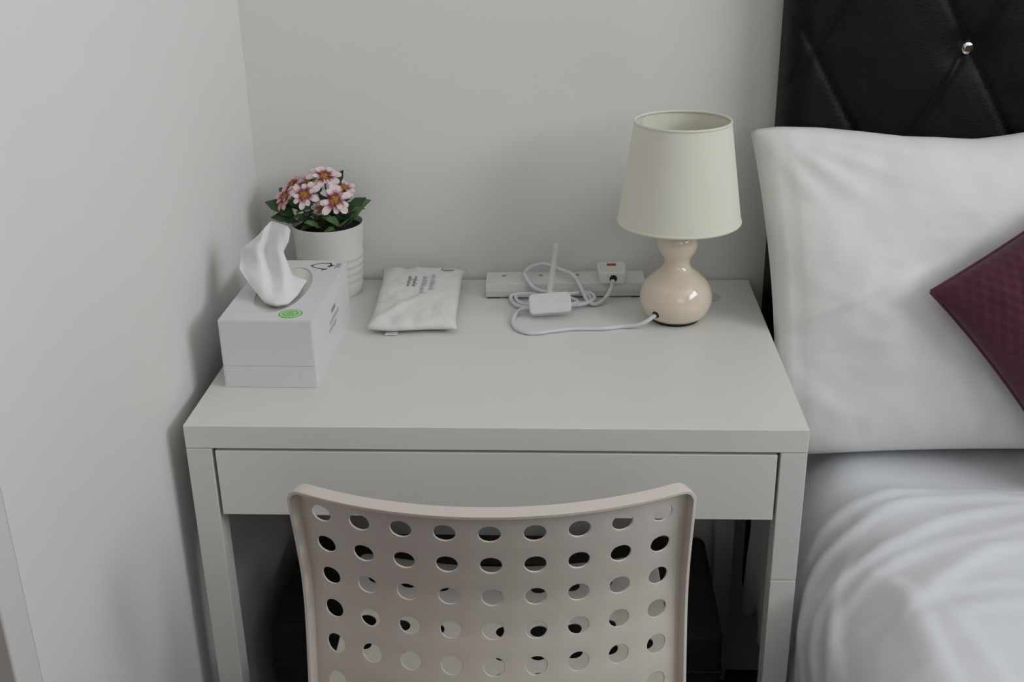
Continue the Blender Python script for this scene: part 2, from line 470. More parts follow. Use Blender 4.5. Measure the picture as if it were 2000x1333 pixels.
# ------------------------------------------------------------------ bed
BX0, BX1, BF, BB = 0.770, 2.10, -1.50, 0.405
bed = thing('bed', 'double bed with a tufted black leather headboard beside the desk', 'bed', (0.74, 0, 0))
bl = Vector((0.74, 0, 0))
def bbox(name, s, m, parent=None, bevel=0.0, seg=2):
    return boxes(name, [(s[0] - 0.74, s[1] - 0.74, *s[2:])], m, parent or bed, bevel, seg)
bbox('bed_base', (BX0 + 0.02, BX1 - 0.02, BF + 0.02, BB, 0.05, 0.33), M_base, bevel=0.01)
bbox('mattress', (BX0 + 0.015, BX1 - 0.015, BF + 0.12, BB, 0.33, 0.548), M_mattress, bevel=0.095, seg=6)
for x in (BX0 + 0.1, BX1 - 0.1):
    for y in (BF + 0.15, BB - 0.15):
        bbox('bed_foot', (x - 0.03, x + 0.03, y - 0.03, y + 0.03, 0.0, 0.05), M_black_rubber)
HX0, HX1, HZ0, HZ1, HYF, HYB = 0.752, 2.12, 0.20, 1.38, 0.432, 0.497
NX0, NZ0, NA, NB = 0.996, 1.107, 0.1045, 0.182
def head_depth(x, z):
    p = (x - NX0) / NA; q = (z - NZ0) / NB
    e1 = (p + q) / 2; e2 = (p - q) / 2
    d1 = abs(e1 - round(e1)); d2 = abs(e2 - round(e2))
    sc = NA * 1.7
    g = min(d1, d2) * sc
    groove = exp(-(g / 0.0030) ** 2) * 0.0050
    puff = (1 - exp(-g / 0.05)) * 0.0068
    # tufting buttons pull the leather in
    i = round(e1 - e2); dn = sqrt((x - NX0 - round((p) / 4) * 4 * NA) ** 2 + (z - NZ0) ** 2)
    puff -= 0.016 * exp(-(dn / 0.028) ** 2)
    dn = sqrt((x - NX0 - NA * 2 - round((p - 2) / 4) * 4 * NA) ** 2 + (z - NZ0 - 2 * NB) ** 2)
    puff -= 0.016 * exp(-(dn / 0.028) ** 2)
    w = 0.0012 * fbm((x, 0, z), 22, 3.1)
    edge = min(x - HX0, HX1 - x, HZ1 - z)
    r = 0.028
    roll = 0 if edge > r else r - sqrt(max(0, r * r - (r - edge) ** 2))
    return HYF - puff + groove + roll + w
nx, nz = 300, 236
V = []
for j in range(nz + 1):
    for i in range(nx + 1):
        x = HX0 + (HX1 - HX0) * i / nx; z = HZ0 + (HZ1 - HZ0) * j / nz
        V.append((x - 0.74, head_depth(x, z), z))
F = grid_faces(nx + 1, nz + 1)
nb = len(V)
edge = [(i, 0) for i in range(nx + 1)] + [(nx, j) for j in range(1, nz + 1)] + [(i, nz) for i in range(nx - 1, -1, -1)] + [(0, j) for j in range(nz - 1, 0, -1)]
for (i, j) in edge:
    v = V[j * (nx + 1) + i]; V.append((v[0], HYB, v[2]))
m = len(edge)
for a in range(m):
    b = (a + 1) % m
    F.append((edge[a][1] * (nx + 1) + edge[a][0], edge[b][1] * (nx + 1) + edge[b][0], nb + b, nb + a))
F.append(tuple(nb + a for a in range(m)))
head = link_mesh('headboard', V, F, M_leather, bed, smooth=True, sharp=60)
tube('piping', [(HX0 + 0.004 - 0.74, HYF + 0.030, HZ0), (HX0 + 0.004 - 0.74, HYF + 0.030, HZ1 - 0.03), (HX0 + 0.03 - 0.74, HYF + 0.030, HZ1 - 0.004), (HX1 - 0.03 - 0.74, HYF + 0.030, HZ1 - 0.004)], 0.0028, M_leather, head, spline=False)
def gem(x, z):
    y = head_depth(x, z) - 0.002
    R = 0.0102
    V = []; F = []
    n = 10
    rings = [(1.0, 0.0), (1.0, -0.0025), (0.80, -0.0055), (0.42, -0.0078)]
    for ri, (rr, dy) in enumerate(rings):
        for k in range(n):
            a = 2 * pi * (k + 0.5 * (ri % 2)) / n
            V.append((x - 0.74 + R * 0.94 * rr * cos(a), y + dy, z + R * rr * sin(a)))
    for i in range(len(rings) - 1):
        for k in range(n):
            k2 = (k + 1) % n
            F.append((i * n + k, i * n + k2, (i + 1) * n + k2)); F.append((i * n + k, (i + 1) * n + k2, (i + 1) * n + k))
    F.append(tuple((len(rings) - 1) * n + k for k in range(n)))
    F.append(tuple(range(n)))
    o = link_mesh('crystal_button', V, F, M_crystal, head)
    o['label'] = 'faceted clear crystal button in the black leather'
for k in range(3): gem(NX0 + 4 * NA * k, NZ0)

# ------------------------------------------------------------------ duvet
XS, ZT, RR = 0.742, 0.585, 0.13
RID = [[(0.175, 0.147), (0.076, 0.145), (0.015, 0.138), (-0.028, 0.122), (-0.072, 0.111), (-0.106, 0.098), (-0.132, 0.076)], [(0.167, 0.124), (0.102, 0.125), (0.035, 0.116), (-0.009, 0.094), (-0.054, 0.07), (-0.102, 0.052), (-0.132, 0.036), (-0.165, 0.003), (-0.229, -0.047)], [(0.161, 0.109), (0.117, 0.09), (0.045, 0.06), (-0.009, 0.023), (-0.058, -0.001), (-0.098, -0.022), (-0.136, -0.033), (-0.172, -0.068), (-0.188, -0.097)], [(0.143, 0.057), (0.091, 0.029), (0.05, 0.015), (0.003, -0.002), (-0.038, -0.022), (-0.082, -0.046), (-0.12, -0.07), (-0.158, -0.132)], [(0.128, 0.014), (0.078, -0.009), (0.039, -0.039), (0.001, -0.07), (-0.023, -0.097)], [(0.1, -0.066), (0.039, -0.077), (0.009, -0.084)], [(-0.048, -0.049), (-0.031, -0.104), (-0.032, -0.149), (-0.031, -0.201), (-0.028, -0.228)], [(0.003, -0.14), (0.012, -0.196), (0.022, -0.23)], [(0.086, -0.106), (0.038, -0.117), (0.002, -0.125)], [(-0.083, 0.006), (-0.111, -0.04), (-0.132, -0.095), (-0.142, -0.149)]]
RH = [0.0045, 0.006, 0.007, 0.005, 0.008, 0.004, 0.006, 0.005, 0.004, 0.005]
RW = [0.012, 0.011, 0.013, 0.014, 0.018, 0.014, 0.018, 0.02, 0.014, 0.012]
def ridge(a, y):
    h = 0.0
    for L_, hh, ww in zip(RID, RH, RW):
        best = 9.0; bs = 0
        n = len(L_) - 1
        for i in range(n):
            ax, ay = L_[i]; bx, by = L_[i + 1]
            dx, dy = bx - ax, by - ay
            t = ((a - ax) * dx + (y - ay) * dy) / (dx * dx + dy * dy)
            t = max(0, min(1, t))
            # signed: folds have a steep side and a soft side
            ex, ey = a - ax - t * dx, y - ay - t * dy
            d = sqrt(ex * ex + ey * ey)
            if d < best:
                best = d; bs = dx * ey - dy * ex; s = (i + t) / n
        if best < 0.08:
            w = ww * (0.6 if bs > 0 else 1.5)
            h += hh * exp(-(best / w) ** 2) * (0.35 + 0.65 * sin(pi * min(1, max(0, 0.15 + 0.7 * s))))
    return h
def duvet_pt(a, y):
    q = pi / 2 * RR
    # outer-left cross-section by arc length; the same roll at the far side
    XE = 2.125
    amax = XE - XS - 2 * RR
    if a >= amax + q: x, z, n = XE, ZT - RR - (a - amax - q), (1, 0)
    elif a >= amax:
        th = (a - amax) / RR; x = XE - RR + RR * sin(th); z = ZT - RR + RR * cos(th); n = (sin(th), cos(th))
    elif a >= 0: x, z, n = XS + RR + a, ZT, (0, 1)
    elif a > -q:
        th = -a / RR; x = XS + RR - RR * sin(th); z = ZT - RR + RR * cos(th); n = (-sin(th), cos(th))
    else: x, z, n = XS, ZT - RR - (-a - q), (-1, 0)
    return x, z, n
def duvet():
    q = pi / 2 * RR
    a_lo = -q - (ZT - RR - 0.285); amax = 2.125 - XS - 2 * RR; a_hi = amax + q + 0.17
    A = []; a = a_lo
    while a < a_hi:
        A.append(a); a += 0.0055 if a < 0.26 else 0.04
    A.append(a_hi)
    Y = []; y = 0.398
    while y > -1.52:
        Y.append(y); y -= 0.0055 if y > -0.34 else 0.04
    V = []
    for y in Y:
        for a in A:
            x, z, n = duvet_pt(a, y)
            if y < -1.40:                                     # rolls off at the foot end
                e = min(1, (-1.40 - y) / 0.12); z = max(0.30, z - 0.25 * (1 - sqrt(max(0, 1 - e * e))))
            d = 0.0
            if a < 0.30 and y > -0.36:
                d += ridge(a, y)
            p = (a, y, 0)
            d += 0.006 * fbm(p, 5, 1.0, 2) + 0.0018 * fbm((a * 0.6, y, 0.2), 26, 4.0)
            d += 0.010 * sstep(0.20, 0.0, y) * sstep(-0.1, 0.1, a) - 0.010 * sstep(0.12, 0.26, y) * sstep(-0.2, -0.05, a) * (1 - sstep(0.0, 0.25, a))      # fuller towards the foot
            sf = sstep(-q - 0.02, -q - 0.16, a)
            d += sf * 0.006 * sin(y * 55 + 3 * noise.noise(Vector((y * 4, a * 3, 0))))
            d = max(d, -0.012)
            wu = sstep(0.13, 0.20, y) * sstep(-0.10, 0.0, a)
            d = d * (1 - wu) + min(d, -0.0105) * wu
            if a < -q: d = min(max(d, -0.002), 0.011) if y > -0.02 else d
            zz = z + n[1] * d
            if a < -q and n[1] == 0:
                zz += sf * (0.018 * sin(y * 17 + 0.8) + 0.010 * sin(y * 41))
                if y > 0.30: zz -= sf * 0.09 * sstep(0.30, 0.38, y)
            V.append((x + n[0] * d, y, zz))
    return V, grid_faces(len(A), len(Y))
V, F = duvet()
dv = link_mesh('duvet', V, F, M_sheet, None, smooth=True)
tag(dv, 'white cotton duvet with soft folds draped over the bed edge', 'duvet')
sd = dv.modifiers.new('solid', 'SOLIDIFY'); sd.thickness = 0.014; sd.offset = -1

# ------------------------------------------------------------------ pillow and cushion
def pillow_mesh(w, h, T, n, pinch, pw=2.6, ex=0.5, wr=0.004, seed=0.0, dots=None, extra=None, flange=0.0):
    V = []; idx = {}
    def pt(u, v, s):
        tu = max(0, 1 - abs(u) ** pw); tv = max(0, 1 - abs(v) ** pw)
        t = T * (tu * tv) ** ex
        x = u * w / 2 * (1 - pinch * (1 - v * v) * abs(u) ** 3)
        y = v * h / 2 * (1 - pinch * (1 - u * u) * abs(v) ** 3)
        z = s * t
        fade = (tu * tv) ** 0.25
        z += wr * fbm((x * 1.0, y, s * 0.3), 9, seed) * (0.3 + 0.7 * fade)
        z += wr * 0.35 * fbm((x, y, s * 0.3), 30, seed + 5) * fade
        if dots and s > 0: z += dots(x, y) * fade
        if extra: 
            ddx, ddy, ddz = extra(u, v, s, fade); x += ddx; y += ddy; z += ddz
        return (x, y, z)
    F = []
    def vid(i, j, s):
        bnd = i in (0, n) or j in (0, n)
        k = (i, j, 0 if bnd else s)
        if k not in idx:
            idx[k] = len(V)
            u = -1 + 2 * i / n; v = -1 + 2 * j / n
            V.append(pt(math.copysign(1 - (1 - abs(u)) ** 1.0, u), v, 0 if bnd else s))
        return idx[k]
    for s in (1, -1):
        for i in range(n):
            for j in range(n):
                q = (vid(i, j, s), vid(i + 1, j, s), vid(i + 1, j + 1, s), vid(i, j + 1, s))
                F.append(q if s > 0 else q[::-1])
    return V, F
IU = [-1, -0.9, -0.75, -0.6, -0.45, -0.33, -0.2, -0.1, 0, 0.5, 1]
ID = [0, 0.008, 0.0115, 0.0105, 0.008, 0.009, 0.008, 0.013, 0.019, 0.012, 0]
def interp(u):
    for a, b, c, d in zip(IU, IU[1:], ID, ID[1:]):
        if a <= u <= b: return c + (d - c) * (u - a) / (b - a)
    return 0.0
def pil_extra(u, v, s, fade):
    dx = dz = dy = 0.0
    if v > 0.4:  # top edge droops between the ears and takes one deep crease
        dy -= 0.010 * sstep(0.4, 1, v) * (0.5 + 0.5 * cos(u * pi * 0.9 + 0.2)) - sstep(0.5, 1, v) * interp(u)
        c = exp(-((u - 0.10 + (1 - v) * 0.12) / 0.05) ** 2)
        dz -= 0.016 * c * sstep(0.45, 0.95, v) * (1 if s > 0 else 0.4)
        dy -= 0.010 * c * sstep(0.7, 1, v)
    if s > 0:
        # creases that run out of the upper corner
        for k, (ang, hh) in enumerate(((0.25, 0.006), (0.55, 0.005), (0.85, 0.006), (1.15, 0.005))):
            px, py = u + 1, 1 - v
            d = px * sin(ang) - py * cos(ang)
            along = px * cos(ang) + py * sin(ang)
            dz += hh * exp(-(d / 0.035) ** 2) * sstep(0.02, 0.15, along) * sstep(0.75, 0.25, along)
        # slack lines low on the case
        d = (u + 0.72) * 0.55 - (v + 0.05) * 0.83
        dz += 0.004 * exp(-(d / 0.02) ** 2) * sstep(-1.0, -0.75, u) * sstep(-0.3, -0.55, u)
        dz += 0.008 * sin(u * 7 + v * 5) * fade * 0.5
        # sewn hem line along the open end
        dz -= 0.004 * exp(-((u + 0.90) / 0.012) ** 2) * fade
    return dx, dy, dz
PA = Vector((0.0, 0.250, 0.578)); PB = Vector((0.0, 0.405, 1.006))
PW, PH = 0.76, (PB - PA).length
V, F = pillow_mesh(PW, PH, 0.078, 84, 0.06, pw=2.4, ex=0.42, wr=0.006, seed=2.0, extra=pil_extra)
ax = Vector((1, 0, 0)); ay = (PB - PA).normalized(); az = ax.cross(ay)
mp = Matrix((ax, ay, az)).transposed()
ctr = (PA + PB) / 2 + Vector((0.703 + PW / 2, 0, 0))
V = [mp @ Vector(v) + ctr for v in V]
def fit_pillow(v):
    x = v.x + 0.034 * min(1.0, max(0.0, 1 - (v.z - 0.58) / 0.42)) ** 1.8 * (1 - sstep(0.72, 1.1, v.x))
    z = max(v.z, 0.5775 + 0.008 * sstep(0.80, 1.05, x) + 0.055 * (1 - sstep(0.735, 0.79, x)))
    if z < 0.775: x = max(x, 0.7335 + 0.004 * (v.z - 0.58))
    return Vector((x, min(v.y, 0.4225 + 0.0), z))
V = [fit_pillow(v) for v in V]
pl = link_mesh('pillow', V, F, M_pillow, None, smooth=True)
tag(pl, 'large white pillow propped upright against the black headboard', 'pillow')

def dots(x, y):
    p = 0.0142
    r = round(y / (p * 0.866)); yy = y - r * p * 0.866
    xx = x - (0.5 * p if r % 2 else 0); xx -= round(xx / p) * p
    d = sqrt(xx * xx + yy * yy)
    return 0.0026 * exp(-(d / 0.0042) ** 2)
CWD, CHT = 0.40, 0.315
V, F = pillow_mesh(CWD, CHT, 0.055, 190, 0.05, pw=2.4, ex=0.5, wr=0.005, seed=9.0, dots=dots)
ang = radians(-6.5)
lean = (PB - PA).normalized()
n3 = Vector((1, 0, 0)).cross(lean)
e1 = Vector((1, 0, 0)) * cos(radians(36)) + lean * sin(radians(36))
e2 = Vector((1, 0, 0)) * cos(radians(-52)) + lean * sin(radians(-52))
e2 = (e2 - e1 * e1.dot(e2)).normalized()
corner = Vector((0.918, 0.232, 0.832))
# local x runs along e1, local y against e2, so the corner is local (-1, +1)
ex_, ey_ = e1, -e2
ez_ = ex_.cross(ey_)
tilt = Matrix((ex_, ey_, ez_)).transposed()
c0 = corner + e1 * CWD / 2 + e2 * CHT / 2 + ez_ * 0.010
V = [(x, y, z if z > 0 else z * 0.15) for x, y, z in V]
V = [tilt @ Vector(v) + c0 for v in V]
cu_ = thing('cushion', 'burgundy dimpled plush cushion leaning cornerwise on the white pillow', 'cushion', tuple(c0))
link_mesh('cushion_cover', [v - c0 for v in V], F, M_burg, cu_, smooth=True)
hw, hh_ = CWD / 2, CHT / 2
def edge_pt(u, v):
    pinch = 0.05
    return tilt @ Vector((u * hw * (1 - pinch * (1 - v * v) * abs(u) ** 3), v * hh_ * (1 - pinch * (1 - u * u) * abs(v) ** 3), 0))
E = [edge_pt(-1 + 2 * i / 20, 1) for i in range(20)] + [edge_pt(1, 1 - 2 * i / 20) for i in range(20)] + [edge_pt(1 - 2 * i / 20, -1) for i in range(20)] + [edge_pt(-1, -1 + 2 * i / 20) for i in range(21)]
tube('piping', E, 0.0028, M_burg, cu_, n=8, spline=False)

# ------------------------------------------------------------------ table lamp
LXc, LYc = 0.6040, 0.342
lamp = thing('table_lamp', 'cream table lamp with a gourd base and tapered fabric shade', 'lamp', (LXc, LYc, DT))
lo = Vector((LXc, LYc, DT))
prof_l = catmull([(0.0, 0.004, 0), (0.030, 0.004, 0), (0.038, 0.006, 0), (0.0455, 0.014, 0), (0.0505, 0.028, 0), (0.0500, 0.041, 0), (0.0440, 0.055, 0), (0.0320, 0.067, 0), (0.0215, 0.076, 0), (0.0178, 0.084, 0), (0.0195, 0.092, 0), (0.0250, 0.101, 0), (0.0280, 0.112, 0), (0.0262, 0.123, 0), (0.0190, 0.133, 0), (0.0110, 0.137, 0), (0.0, 0.138, 0)], 5)
V, F = lathe_vf([(max(p.x, 0.0001), p.y) for p in prof_l], 56)
lbody = link_mesh('lamp_base', V, F, M_ceramic, lamp, smooth=True)
V, F = lathe_vf([(0.0001, 0.0), (0.033, 0.0), (0.0345, 0.002), (0.0335, 0.0055), (0.0001, 0.0055)], 40)
link_mesh('foot_pad', V, F, M_dark, lamp, smooth=True, sharp=40)['label'] = 'dark brown felt foot'
V, F = lathe_vf([(0.0001, 0.136), (0.013, 0.136), (0.013, 0.185), (0.0001, 0.185)], 24)
link_mesh('bulb_holder', V, F, M_brass, lamp, smooth=True, sharp=40)
bp = catmull([(0.0105, 0.182, 0), (0.013, 0.195, 0), (0.019, 0.215, 0), (0.0205, 0.232, 0), (0.017, 0.250, 0), (0.009, 0.261, 0), (0.0001, 0.264, 0)], 5)
V, F = lathe_vf([(p.x, p.y) for p in bp], 28)
link_mesh('bulb', V, F, M_bulb, lamp, smooth=True)
ZB, ZTp, RB, RT = 0.1465, 0.2825, 0.0840, 0.0645
th = 0.0012
V, F = lathe_vf([(RB, ZB), (RT, ZTp), (RT - th, ZTp), (RB - th, ZB)], 72, closed=True)
shade = link_mesh('lamp_shade', V, F, M_shade, lamp, smooth=True, sharp=50)
for (r, z) in ((RB, ZB), (RT, ZTp)):
    V, F = lathe_vf([(r + 0.0006, z - 0.0022), (r + 0.0010, z), (r + 0.0002, z + 0.0016), (r - 0.0018, z + 0.0012), (r - 0.0022, z - 0.0022)], 72, closed=True)
    link_mesh('shade_rim', V, F, M_shade, shade, smooth=True)
a0 = radians(140)
V = []
for z, r in ((ZB + 0.003, RB), (ZTp - 0.003, RT)):
    for da in (-0.006, 0.11):
        V.append(((r - th - 0.0004) * cos(a0 + da), (r - th - 0.0004) * sin(a0 + da), z))
o = link_mesh('shade_seam', V, [(0, 1, 3, 2)], M_shade_in, shade)
sm = o.modifiers.new('solid', 'SOLIDIFY'); sm.thickness = 0.0006
for k in range(3):
    a = radians(20 + 120 * k)
    tube('shade_spoke', [(0.014 * cos(a), 0.014 * sin(a), 0.182), (0.05 * cos(a), 0.05 * sin(a), 0.182), ((RB - 0.0068) * cos(a), (RB - 0.0068) * sin(a), 0.188)], 0.0012, M_frame, shade, n=6)
# cord entry
hd = Vector((-0.0310, -0.0385, 0)).normalized()
hz = 0.019
V, F = tube_vf([Vector((hd.x * 0.044, hd.y * 0.044, hz + 0.002)), Vector((hd.x * 0.0478, hd.y * 0.0478, hz + 0.0015)), Vector((hd.x * 0.0492, hd.y * 0.0492, hz + 0.001))], [0.0050, 0.0054, 0.0050], 16)
link_mesh('cord_hole', V, F, M_dark, lamp, smooth=True, sharp=50)['label'] = 'dark round hole where the cord enters'
CA = [(0.518, 0.411, 0.782), (0.515, 0.412, 0.768), (0.507, 0.402, 0.758), (0.494, 0.387, 0.754), (0.482, 0.39, 0.756), (0.475, 0.406, 0.762), (0.470, 0.412, 0.772), (0.459, 0.436, 0.7815), (0.437, 0.46, 0.783), (0.415, 0.473, 0.786), (0.396, 0.462, 0.785), (0.388, 0.446, 0.782), (0.389, 0.428, 0.7815), (0.403, 0.412, 0.769), (0.426, 0.41, 0.763), (0.452, 0.408, 0.762), (0.471, 0.421, 0.762), (0.487, 0.416, 0.76), (0.49, 0.396, 0.758), (0.475, 0.382, 0.756), (0.452, 0.376, 0.756), (0.415, 0.369, 0.756), (0.386, 0.372, 0.755), (0.372, 0.388, 0.755), (0.367, 0.411, 0.756), (0.376, 0.422, 0.759), (0.399, 0.424, 0.76), (0.43, 0.414, 0.759), (0.46, 0.422, 0.76), (0.481, 0.412, 0.758), (0.484, 0.395, 0.754), (0.46, 0.388, 0.754), (0.415, 0.384, 0.754), (0.389, 0.384, 0.754), (0.377, 0.399, 0.754), (0.375, 0.415, 0.756), (0.387, 0.423, 0.757), (0.414, 0.415, 0.756), (0.452, 0.407, 0.756), (0.466, 0.385, 0.758), (0.456, 0.362, 0.763), (0.449, 0.354, 0.764)]
CB = [(0.404, 0.346, 0.764), (0.397, 0.352, 0.762), (0.386, 0.356, 0.758), (0.378, 0.35, 0.754), (0.374, 0.321, 0.753), (0.38, 0.295, 0.753), (0.395, 0.28, 0.753), (0.41, 0.279, 0.753), (0.431, 0.286, 0.753), (0.46, 0.294, 0.753), (0.502, 0.296, 0.753), (0.528, 0.303, 0.753), (0.547, 0.300, 0.756), (0.560, 0.299, 0.762), (0.5715, 0.3035, 0.7685), (0.578, 0.310, 0.770)]
def lim(p):
    x, y, z = p
    if z < 0.7785: y = min(y, 0.4135)
    return Vector((x, y, z)) - lo
QA = [Vector(p) for p in catmull([lim(p) for p in CA], 7)]
QB = [Vector(p) for p in catmull([lim(p) for p in CB], 7)]
V, F = tube_vf(QA, 0.0029, 10)
V2, F2 = tube_vf(QB, 0.0029, 10, base=len(V))
cord = link_mesh('power_cord', V + V2, F + F2, M_cord, lamp, smooth=True, sharp=50)
cord['label'] = 'white coiled power cord'
# inline switch, propped on the coil
bm = bmesh.new()
bmesh.ops.create_cube(bm, size=1.0)
bmesh.ops.scale(bm, vec=(0.060, 0.030, 0.019), verts=bm.verts)
ve = [e for e in bm.edges if abs(e.verts[0].co.z - e.verts[1].co.z) > 0.01]
bmesh.ops.bevel(bm, geom=ve, offset=0.007, segments=5, affect='EDGES', profile=0.5)
me = bpy.data.meshes.new('inline_switch'); bm.to_mesh(me); bm.free(); me.materials.append(M_switch)
sw = bpy.data.objects.new('inline_switch', me); COL.objects.link(sw); sw.parent = lamp
sw.location = Vector((0.4265, 0.347, 0.7692)) - lo
sw.rotation_euler = (radians(56), radians(-4), radians(3))
add_bevel(sw, 0.0022, 3, 40)
boxes('rocker', [(-0.010, 0.010, -0.006, 0.006, -0.0102, -0.0085)], M_switch, sw, bevel=0.0006)
# plug in the strip
plug_c = Vector((0.5170, 0.4420, 0.7735))
bm = bmesh.new()
bmesh.ops.create_cube(bm, size=1.0)
for v in bm.verts:
    top = v.co.z > 0
    v.co = Vector((v.co.x * (0.044 if top else 0.040), v.co.y * 0.050, 0.0185 if top else 0.0))
    if v.co.y < 0 and top: v.co.x *= 0.90
ve = [e for e in bm.edges if abs(e.verts[0].co.z - e.verts[1].co.z) > 0.01]
bmesh.ops.bevel(bm, geom=ve, offset=0.007, segments=4, affect='EDGES', profile=0.5)
me = bpy.data.meshes.new('plug'); bm.to_mesh(me); bm.free(); me.materials.append(M_strip)
plug = bpy.data.objects.new('plug', me); COL.objects.link(plug); plug.parent = lamp
plug.location = plug_c - lo
plug.rotation_euler = (0, 0, radians(1.5))
add_bevel(plug, 0.0025, 3, 40)
boxes('fuse_label', [(-0.0068, 0.0068, 0.0045, 0.0150, 0.0183, 0.0188)], M_fuse, plug)['label'] = 'small red fuse label on the plug'
V, F = tube_vf([Vector((0.001, -0.0235, 0.0092)), Vector((0.001, -0.0258, 0.0088))], 0.0055, 20)
link_mesh('cord_grip', V, F, M_dark, plug, smooth=True, sharp=50)['label'] = 'black cord grip'
# clear cable tie around the coil, its tail standing up
tail = [Vector(p) - lo for p in catmull([(0.4245, 0.376, 0.766), (0.4255, 0.388, 0.774), (0.4275, 0.400, 0.788), (0.4310, 0.408, 0.808), (0.4350, 0.412, 0.834), (0.4358, 0.413, 0.839)], 5)]
V = []
for p in tail:
    V += [p + Vector((-0.0045, 0, 0)), p + Vector((0.0045, 0, 0))]
F = [(2 * i, 2 * i + 1, 2 * i + 3, 2 * i + 2) for i in range(len(tail) - 1)]
b = len(V)
ring = []
for k in range(20):
    a = 2 * pi * k / 20
    ring.append(Vector((0.4245, 0.392 + 0.0215 * cos(a), 0.7600 + 0.0080 * sin(a) )) - lo)
for p in ring: V += [p + Vector((-0.0045, 0, 0)), p + Vector((0.0045, 0, 0))]
F += [(b + 2 * i, b + 2 * i + 1, b + 2 * ((i + 1) % 20) + 1, b + 2 * ((i + 1) % 20)) for i in range(20)]
tie = link_mesh('cable_tie', V, F, M_tie, cord, smooth=True)
tie['label'] = 'clear plastic cable tie with its tail standing up'
sm = tie.modifiers.new('solid', 'SOLIDIFY'); sm.thickness = 0.0008
# ------------------------------------------------------------------ clear plastic disc behind the lamp
V, F = lathe_vf([(0.0001, 0.0), (0.020, 0.0), (0.0215, 0.0012), (0.020, 0.0024), (0.0001, 0.0024)], 36)
ds = link_mesh('clear_disc', V, F, M_clear, None, smooth=True, sharp=60, loc=(0.6560, 0.424, DT + 0.0002))
tag(ds, 'clear plastic disc lying behind the lamp base', 'disc')

# ------------------------------------------------------------------ power strip
SX0, SX1, SY0, SY1 = 0.0, 0.240, 0.0, 0.054
strip = thing('power_strip', 'white four socket power strip lying along the wall', 'power strip', (0.3285, 0.4185, DT), radians(1.6))
boxes('strip_base', [(SX0, SX1, SY0, SY1, 0.0015, 0.0125)], M_strip_low, strip, bevel=0.002)
for fx in (0.004, SX1 - 0.022):
    for fy in (0.001, 0.042):
        boxes('strip_foot', [(fx, fx + 0.018, fy, fy + 0.009, 0.0, 0.0020)], M_dark, strip)
pitch = 0.0555; g0 = 0.0275
earth = [(g0 + pitch * k - 0.0027, g0 + pitch * k + 0.0027, 0.0335, 0.0435) for k in range(3)]
live = []
for k in range(3):
    for s in (-0.0112, 0.0112):
        live.append((g0 + pitch * k + s - 0.0034, g0 + pitch * k + s + 0.0034, 0.0125, 0.0150))
def pocket_plate(x0, x1, y0, y1, z0, z1, pockets):
    xs = sorted({x0, x1, *[p[0] for p in pockets], *[p[1] for p in pockets]})
    ys = sorted({y0, y1, *[p[2] for p in pockets], *[p[3] for p in pockets]})
    V, F, key = [], [], {}
    def vid(x, y, z):
        k = (round(x, 6), round(y, 6), round(z, 6))
        if k not in key: key[k] = len(V); V.append((x, y, z))
        return key[k]
    for i in range(len(xs) - 1):
        for j in range(len(ys) - 1):
            a, b, c, d = xs[i], xs[i + 1], ys[j], ys[j + 1]
            mx, my = (a + b) / 2, (c + d) / 2
            pk = next((p for p in pockets if p[0] < mx < p[1] and p[2] < my < p[3]), None)
            z = z1 if pk is None else z1 - pk[4]
            F.append((vid(a, c, z), vid(b, c, z), vid(b, d, z), vid(a, d, z)))
            if pk:
                q = [(a, c), (b, c), (b, d), (a, d)]
                for k in range(4):
                    m_, n_ = q[k], q[(k + 1) % 4]
                    F.append((vid(*m_, z1), vid(*n_, z1), vid(*n_, z), vid(*m_, z)))
    for i in range(len(xs) - 1):
        for y in (y0, y1): F.append((vid(xs[i], y, z1), vid(xs[i + 1], y, z1), vid(xs[i + 1], y, z0), vid(xs[i], y, z0)))
    for j in range(len(ys) - 1):
        for x in (x0, x1): F.append((vid(x, ys[j], z1), vid(x, ys[j + 1], z1), vid(x, ys[j + 1], z0), vid(x, ys[j], z0)))
    return V, F
pk = [(*e, 0.006) for e in earth] + [(*l_, 0.0014) for l_ in live]
V, F = pocket_plate(SX0 + 0.001, SX1 - 0.001, SY0 + 0.001, SY1 - 0.001, 0.0120, 0.0230, pk)
top = link_mesh('socket_plate', V, F, M_strip, strip)
add_bevel(top, 0.0009, 2, 60)
for e in earth:
    boxes('earth_slot', [(e[0] + 0.0001, e[1] - 0.0001, e[2] + 0.0001, e[3] - 0.0001, 0.0165, 0.0185)], M_dark, top)

# ------------------------------------------------------------------ tissue box
TB = Vector((0.022, 0.107, DT)); TW, TD, TH = 0.1165, 0.226, 0.0905
tb = thing('tissue_box', 'open white tissue box with a round green stamp on top', 'tissue box', tuple(TB), radians(-0.6))
V, F = [], []
n = 48
ocx, ocy, orx, ory = 0.056, 0.112, 0.033, 0.085
def rect_pt(a):
    c, s = cos(a), sin(a)
    hx, hy = TW / 2, TD / 2
    k = min(hx / abs(c) if abs(c) > 1e-6 else 9, hy / abs(s) if abs(s) > 1e-6 else 9)
    return (TW / 2 + c * k, TD / 2 + s * k)
angs = sorted([2 * pi * k / n for k in range(n)] + [atan2(sy * TD / 2, sx * TW / 2) % (2 * pi) for sx in (-1, 1) for sy in (-1, 1)])
n = len(angs)
for a in angs: V.append((*rect_pt(a), TH))
for a in angs: V.append((ocx + orx * cos(a), ocy + ory * sin(a), TH))
for a in angs: V.append((ocx + orx * cos(a), ocy + ory * sin(a), TH - 0.001))
for a in angs: V.append((*rect_pt(a), 0.0))
for k in range(n):
    k2 = (k + 1) % n
    F.append((k, k2, n + k2, n + k)); F.append((n + k, n + k2, 2 * n + k2, 2 * n + k)); F.append((k, k2, 3 * n + k2, 3 * n + k))
F.append(tuple(3 * n + k for k in range(n)))
